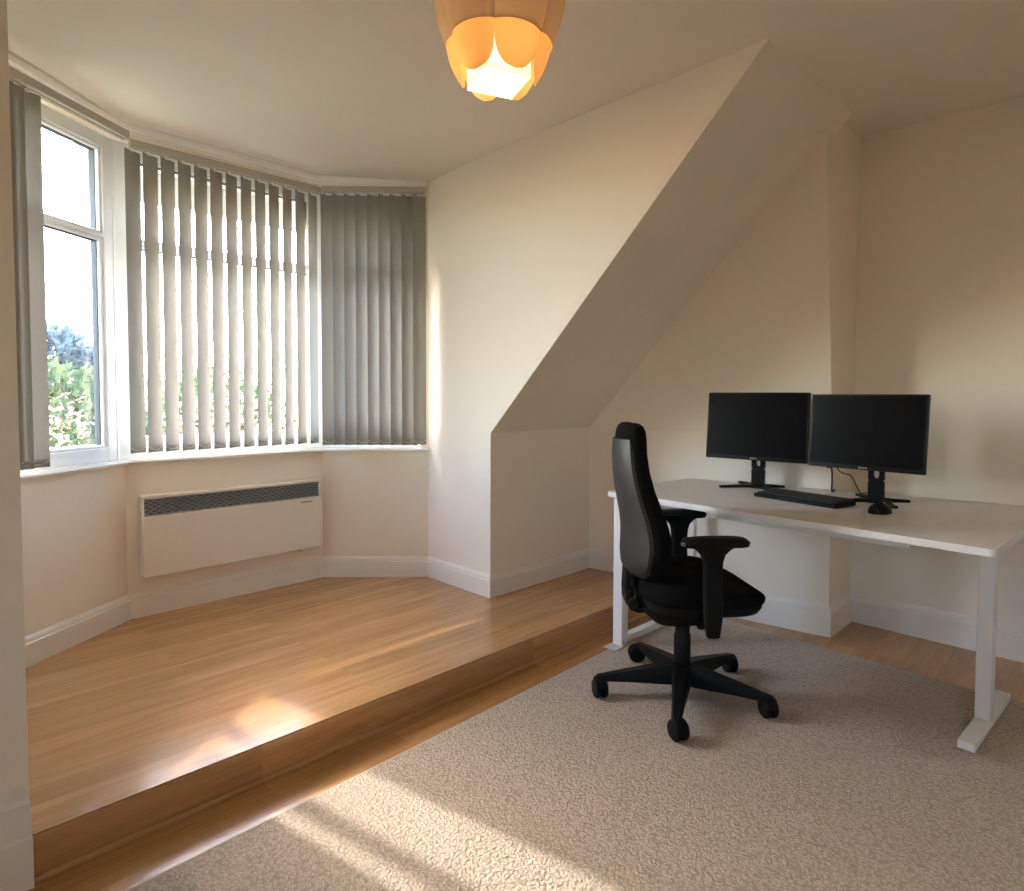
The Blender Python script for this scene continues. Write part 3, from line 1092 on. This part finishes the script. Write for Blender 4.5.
for i, (z, a, hw, ht) in enumerate(BACK[1:-3]):
    n = 14
    kk = .93 if i not in (0, len(BACK) - 5) else .84
    outer = []
    inner = []
    for k in range(n + 1):
        v = -1 + 2 * k / n
        e = abs(v) ** 3
        cv_ = .035 * v * v * (hw / .2)
        outer.append((a - ht - .011 + cv_ + e * .012, v * hw * kk, z))
        inner.append((a - ht * .45 + cv_, v * hw * kk, z))
    rings.append(outer + inner[::-1])
loft(bm, rings)
cpart('back_shell', bm, M['shell'], angle=50)
# back support bracket (J-shaped bar from the shell down under the seat)
bm = bmesh.new()
pth = [(-.232, .60), (-.238, .54), (-.242, .46), (-.238, .415), (-.224, .385), (-.20, .374), (-.15, .374), (-.07, .380)]
rings = []
for i, (x, z) in enumerate(pth):
    p = Vector(pth[max(0, i - 1)]); q = Vector(pth[min(len(pth) - 1, i + 1)])
    t = (q - p).normalized(); n = Vector((-t.y, t.x))
    w = .036; h = .010
    rings.append([(x + n.x * h, -w, z + n.y * h), (x + n.x * h, w, z + n.y * h), (x - n.x * h, w, z - n.y * h), (x - n.x * h, -w, z - n.y * h)])
loft(bm, rings)
rbox(bm, (-.234, 0, .44), (.03, .10, .06), .008)
cpart('back_bracket', bm, M['black'], angle=30)
bm = bmesh.new()
lathe(bm, [(0, 0), (.018, 0), (.022, .006), (.022, .022), (.016, .028), (0, .028)], 16, cap=False)
bm.transform(Matrix.Translation((-.226, -.05, .415)) @ Matrix.Rotation(pi / 2, 4, 'X'))
cpart('back_knob', bm, M['blacksoft'])
# armrests
for sgn in (-1, 1):
    yb = sgn * .275
    ox = -.030 if sgn < 0 else .040
    grp = bmesh.new()
    # upright: tapered blade flaring into the pad
    rings = []
    for z, xc, hx, hy_ in ((.352, .045, .024, .016), (.375, .045, .028, .017), (.42, .045, .034, .017), (.50, .042, .036, .017), (.58, .040, .036, .016), (.635, .040, .038, .016), (.662, .040, .047, .018), (.680, .040, .066, .022), (.692, .040, .085, .026)):
        rings.append(superring(lambda u, v: (xc + ox + u * hx, yb + v * hy_, z), 24, .5))
    loft(grp, rings)
    # bracket running under the seat
    bar(grp, (.045 + ox, yb, .388), (.045 + ox, sgn * .10, .388), .055, .020, .004)
    arm = cpart('armrest', grp, M['black'], angle=40)
    grp = bmesh.new()
    rings = []
    n = 15
    for i in range(n + 1):
        u = -1 + 2 * i / n
        x = (.018 if sgn < 0 else .075) + u * .132
        k = (max(.01, 1 - abs(u) ** 6)) ** .4
        w = .041 * k * (1 + .08 * u)
        top_ = .725 + .004 * (1 - u * u)
        hh = .020 * k
        zc_ = top_ - .020
        rings.append([(x, yb + w * sq(cos(2 * pi * m / 20), .7), zc_ + hh * sq(sin(2 * pi * m / 20), .8)) for m in range(20)])
    loft(grp, rings)
    pad = cpart('arm_pad', grp, M['blacksoft'], arm, angle=60)
    grp = bmesh.new()
    bmesh.ops.create_cone(grp, cap_ends=True, segments=16, radius1=.008, radius2=.007, depth=.006)
    grp.transform(Matrix.Translation((-.112 + (0 if sgn < 0 else .057), yb - .030, .708)) @ Matrix.Rotation(pi / 2, 4, 'X'))
    cpart('adjuster_button', grp, M['print_grey'], arm)

# ------------------------------------------------------------------ pendant lamp
LX, LY, LZ = 1.310, 1.392, 2.195       # lowest tips of the petals
lamp = empty('pendant_lamp', (LX, LY, zc(LX, LY)), 0, 'lit retro pendant lamp with bronze and amber petals hanging from the ceiling', 'lamp')
dz = LZ - zc(LX, LY)
def lpart(nm, bm, mat, smooth=True, angle=60):
    bm.transform(Matrix.Translation((0, 0, dz)))
    return finish(nm, bm, mat, lamp, smooth=smooth, angle=angle)
ZT, ZR = .325, .115    # top of the shade, height of the rim where the petals fold in
def body_r(z):
    t = (z - ZR) / (ZT - ZR)
    return .160 + .040 * sin(min(1, t * 1.25) * pi / 2) - .012 * max(0, t - .8) / .2
SEAM = radians(222)
# outer shade: six curved panels
NP = 6
for q in range(NP):
    bm = bmesh.new()
    nA, nZ = 14, 14
    cols = []
    for i in range(nA + 1):
        u = -1 + 2 * i / nA
        ang = SEAM + (q + .5) * 2 * pi / NP + u * pi / NP * 1.03
        col = []
        for j in range(nZ + 1):
            z = ZR - .004 + (ZT - ZR + .004) * j / nZ
            r = body_r(z) * (.93 + .07 * (1 - u * u)) + (.004 if q % 2 else 0)
            col.append(Vector((r * cos(ang), r * sin(ang), z)))
        cols.append(col)
    loft(bm, cols, cap=False, closed=False)
    pan = lpart('shade_panel', bm, M['shade'])
    # amber petal folding inwards below the rim
    bm = bmesh.new()
    nU, nV = 16, 16
    rows = []
    for j in range(nV + 1):
        v = j / nV
        lim = sqrt(max(.0, 1 - max(0, (v - .38) / .62) ** 2.3))
        z = (ZR + .004) * (1 - v)
        rr = .156 - .056 * v ** 1.6
        row = []
        for i in range(nU + 1):
            u = (-1 + 2 * i / nU) * lim
            a = SEAM + (q + .5) * 2 * pi / NP + u * pi / NP
            r = rr * (.95 + .05 * (1 - u * u)) + .012 * (1 - u * u) * v
            row.append(Vector((r * cos(a), r * sin(a), z)))
        rows.append(row)
    loft(bm, rows, cap=False, closed=False)
    bmesh.ops.remove_doubles(bm, verts=bm.verts, dist=.0004)
    lpart('petal', bm, M['petal'])
# cream lantern in the middle: square, open below
bm = bmesh.new()
hw = .074
rings = []
for z, w in ((.004, hw), (.10, hw), (.20, hw * .98), (.27, hw * .95)):
    pts = []
    for k in range(4):
        a0 = radians(23) + k * pi / 2
        a1 = a0 + pi / 2
        p = Vector((cos(a0), sin(a0))) * w * sqrt(2); q_ = Vector((cos(a1), sin(a1))) * w * sqrt(2)
        for m in range(5):
            s = p.lerp(q_, m / 5)
            pts.append((s.x, s.y, z))
    rings.append(pts)
loft(bm, rings, cap=False)
lpart('lantern', bm, M['lantern'], smooth=False)
bm = bmesh.new()
lathe(bm, [(.0, .125), (.016, .128), (.026, .140), (.030, .156), (.026, .175), (.016, .195), (.013, .21), (0, .21)], 24, cap=False)
lpart('bulb', bm, M['bulb'])
bm = bmesh.new()
lathe(bm, [(.0, .205), (.020, .205), (.022, .21), (.022, .255), (.014, .265), (.006, .27), (.006, ZT), (.0, ZT)], 20, cap=False)
for k in range(4):
    a = k * pi / 2
    bar(bm, (0, 0, ZT - .012), (.175 * cos(a), .175 * sin(a), ZT - .012), .006, .003)
lpart('lamp_holder', bm, M['brass'])
bm = bmesh.new()
tube(bm, [(0, 0, ZT - .005), (0, 0, -dz - .02)], .004, 8)
lpart('cord', bm, M['chain'])
bm = bmesh.new()
lathe(bm, [(.0, -dz - .032), (.012, -dz - .032), (.030, -dz - .024), (.045, -dz - .008), (.048, -dz + .002), (0, -dz + .002)], 28, cap=False)
lpart('ceiling_rose', bm, M['gloss'])

# ------------------------------------------------------------------ outdoors
bm = bmesh.new()
rbox(bm, (10, 40, -3.55), (200, 72, .1))
struct('ground', bm, M['grass'])

def leaf_tree(name, loc, blobs, n, size, mat, trunk_h, trunk_r, label, seed, cat='tree', group=None):
    rnd = random.Random(seed)
    root = empty(name, loc, 0, label, cat, group)
    bm = bmesh.new()
    wts = [b[3] ** 2 for b in blobs]
    for _ in range(n):
        bx = rnd.choices(blobs, wts)[0]
        d = Vector((rnd.gauss(0, 1), rnd.gauss(0, 1), rnd.gauss(0, 1))).normalized()
        p = Vector(bx[:3]) + Vector((d.x * bx[3], d.y * bx[3], d.z * bx[3] * bx[4])) * rnd.uniform(.72, 1.03)
        u = (d + Vector((rnd.uniform(-1, 1), rnd.uniform(-1, 1), rnd.uniform(-.6, .9))) * .9).normalized()
        w = u.cross(Vector((rnd.uniform(-1, 1), rnd.uniform(-1, 1), rnd.uniform(-1, 1)))).normalized()
        nn = u.cross(w)
        L = size * rnd.uniform(.7, 1.35); W_ = L * .30
        a = bm.verts.new(p); b = bm.verts.new(p + u * L * .45 + w * W_ + nn * L * .06)
        c = bm.verts.new(p + u * L - nn * L * .1); d_ = bm.verts.new(p + u * L * .45 - w * W_ + nn * L * .06)
        bm.faces.new((a, b, c)); bm.faces.new((a, c, d_))
    me = bpy.data.meshes.new('foliage'); bm.to_mesh(me); bm.free(); me.materials.append(mat)
    f = bpy.data.objects.new('foliage', me); COL.objects.link(f); f.parent = root
    bm = bmesh.new()
    tube(bm, [(0, 0, -.1), (trunk_r * .3, 0, trunk_h * .5), (0, trunk_r * .3, trunk_h)], [trunk_r, trunk_r * .8, trunk_r * .5], 10)
    for b in blobs:
        tube(bm, [(0, 0, trunk_h * .6), ((b[0]) * .5, b[1] * .5, (trunk_h * .6 + b[2]) / 2 + .1), b[:3]], [trunk_r * .5, trunk_r * .35, trunk_r * .15], 7)
    finish('trunk', bm, M['bark'], root, smooth=True)
    return root

GZ = -3.5
def hedge(x, y, topz, r, seed, label):
    h = topz - GZ
    bl = [(0, 0, h - r * .9, r, .9), (-r * .6, .2, h - r * 1.7, r * .95, .9), (r * .6, -.2, h - r * 1.75, r * .95, .9), (0, .3, h - r * 2.7, r * 1.05, 1.0), (-.5 * r, 0, h - r * 3.5, r, 1)]
    return leaf_tree('shrub', (x, y, GZ), bl, 12000, .13, M['leaf'], h - 2.2 * r, .09, label, seed, 'shrub', 'tall shrubs outside the bay window')
hedge(1.25, 9.3, 1.60, 1.05, 3, 'tall green shrub with pointed leaves seen through the bare left window pane')
hedge(4.4, 12.8, 1.72, 1.45, 4, 'green shrub partly showing through the gaps of the middle blind')
bl = [(0, 0, 7.0, 1.9, .8), (-1.6, 0, 6.0, 1.5, .8), (1.7, .3, 6.1, 1.6, .8), (.3, 0, 4.8, 2.0, .9), (-1.2, 0, 4.2, 1.7, .9)]
leaf_tree('tree', (5.0, 37, -4.1), bl, 9000, .42, M['leaf_far'], 4.2, .28, 'distant tree with painted-in haze above the shrub beyond the left window', 11)
# far house, only the ridge of its roof shows
hs = empty('house', (8, 31, -4.1), radians(8), 'distant red roofed house half hidden behind the shrub', 'house')
bm = bmesh.new(); rbox(bm, (0, 0, 2.1), (6.5, 6, 4.2)); finish('wall', bm, M['brick'], hs)
bm = bmesh.new()
prism(bm, [(-3.6, -3.4, 4.1), (-3.6, 3.4, 4.1), (-3.6, 0, 6.0)], (7.2, 0, 0)); finish('roof', bm, M['tile'], hs)
bm = bmesh.new(); rbox(bm, (2.4, 0, 6.1), (.6, .8, 1.2), .02); finish('chimney', bm, M['brick'], hs)

# ------------------------------------------------------------------ light
sun = bpy.data.lights.new('sun', 'SUN')
sun.energy = 1.9
sun.angle = radians(1.0)
sun.color = (1.0, .93, .84)
so = bpy.data.objects.new('sun', sun); COL.objects.link(so)
d = Vector((.212 * cos(radians(35)), -.977 * cos(radians(35)), -sin(radians(35))))
so.rotation_euler = d.to_track_quat('-Z', 'Y').to_euler()
so.location = (0, 12, 9)

w = bpy.data.worlds.new('sky'); SC.world = w
w.use_nodes = True
nt = w.node_tree; nt.nodes.clear()
sky = nt.nodes.new('ShaderNodeTexSky'); sky.sky_type = 'NISHITA'
sky.sun_disc = False
sky.sun_elevation = radians(35)
sky.sun_rotation = math.atan2(-.19, .98)
sky.air_density = 1.0; sky.dust_density = 1.5; sky.ozone_density = 1.0
bg = nt.nodes.new('ShaderNodeBackground'); bg.inputs['Strength'].default_value = 1.7
wo = nt.nodes.new('ShaderNodeOutputWorld')
nt.links.new(sky.outputs[0], bg.inputs[0]); nt.links.new(bg.outputs[0], wo.inputs[0])

# unseen window added in the west wall to brighten the right side
w4 = empty('added_fill_window', (XW - .07, (WY0 + WY1) / 2, WZ0), 0, kind='structure')
def w4part(nm, bm, mat, parent=w4):
    bm.transform(Matrix.Translation((-XW + .07, -(WY0 + WY1) / 2, -WZ0)))
    return finish(nm, bm, mat, parent)
bm = bmesh.new()
ys4 = [WY0 + .03, (WY0 * 2 + WY1) / 3, (WY0 + WY1 * 2) / 3, WY1 - .03]
for y in ys4:
    rbox(bm, (XW - .07, y, (WZ0 + WZ1) / 2), (.07, .06, WZ1 - WZ0), .004)
for z in (WZ0 + .03, WZ1 - .03):
    rbox(bm, (XW - .07, (WY0 + WY1) / 2, z), (.066, WY1 - WY0 - .004, .06), .004)
w4part('frame', bm, M['upvc'])
for k in range(3):
    bm = bmesh.new()
    f4 = [bm.verts.new((XW - .07, y, z)) for y, z in ((ys4[k] + .03, WZ0 + .06), (ys4[k + 1] - .03, WZ0 + .06), (ys4[k + 1] - .03, WZ1 - .06), (ys4[k] + .03, WZ1 - .06))]
    bm.faces.new(f4)
    w4part('pane', bm, M['glass'])
bm = bmesh.new(); rbox(bm, (XW + .0, (WY0 + WY1) / 2, WZ0 - .012), (.11, WY1 - WY0 + .08, .024), .005); w4part('window_board', bm, M['gloss'])
L = bpy.data.lights.new('sky_portal', 'AREA'); L.shape = 'RECTANGLE'
L.size = WY1 - WY0; L.size_y = WZ1 - WZ0
L.cycles.is_portal = True
o = bpy.data.objects.new('sky_portal', L); COL.objects.link(o)
o.location = (XW - .15, (WY0 + WY1) / 2, (WZ0 + WZ1) / 2)
o.rotation_euler = Vector((1, 0, 0)).to_track_quat('-Z', 'Z').to_euler()

# sky portals in the window openings (sampling only)
for i in range(3):
    a, b = seg_frame(i, .16)
    t = (b - a).normalized(); n = Vector((-t.y, t.x))
    L = bpy.data.lights.new('sky_portal', 'AREA'); L.shape = 'RECTANGLE'
    L.size = (b - a).length; L.size_y = HEAD - SILL
    L.cycles.is_portal = True
    o = bpy.data.objects.new('sky_portal', L); COL.objects.link(o)
    o.location = ((a.x + b.x) / 2, (a.y + b.y) / 2, (HEAD + SILL) / 2)
    o.rotation_euler = Vector((-n.x, -n.y, 0)).to_track_quat('-Z', 'Z').to_euler()

pl = bpy.data.lights.new('lamp_glow', 'POINT')
pl.energy = 1.5; pl.color = (1.0, .78, .52); pl.shadow_soft_size = .03
po = bpy.data.objects.new('lamp_glow', pl); COL.objects.link(po)
po.location = (LX, LY, LZ + .10)

# ------------------------------------------------------------------ camera
f, yaw, pit, roll = 620.2022, .7932, .0389, .0028
pcx, pcy = 511.641, 419.4421
F = Vector((cos(yaw) * cos(pit), sin(yaw) * cos(pit), -sin(pit)))
R = Vector((sin(yaw), -cos(yaw), 0)); U = R.cross(F)
R, U = R * cos(roll) + U * sin(roll), U * cos(roll) - R * sin(roll)
cam = bpy.data.cameras.new('camera')
cam.sensor_fit = 'HORIZONTAL'; cam.sensor_width = 36
cam.lens = f / 1024 * 36
cam.shift_x = (512 - pcx) / 1024
cam.shift_y = -(445.5 - pcy) / 1024
cam.clip_start = .05; cam.clip_end = 300
co = bpy.data.objects.new('camera', cam); COL.objects.link(co)
m = Matrix((R, U, -F)).transposed().to_4x4(); m.translation = Vector((0, 0, 1.26))
co.matrix_world = m
SC.camera = co

SC.view_settings.view_transform = 'Standard'
SC.view_settings.look = 'None'
SC.view_settings.exposure = 1.75
SC.view_settings.gamma = 1
SC.view_settings.use_curve_mapping = False
SC.cycles.use_denoising = True
SC.cycles.max_bounces = 10
SC.cycles.diffuse_bounces = 6
SC.cycles.transmission_bounces = 6
SC.cycles.transparent_max_bounces = 12
SC.cycles.sample_clamp_indirect = 4
SC.cycles.caustics_reflective = False
SC.cycles.caustics_refractive = False
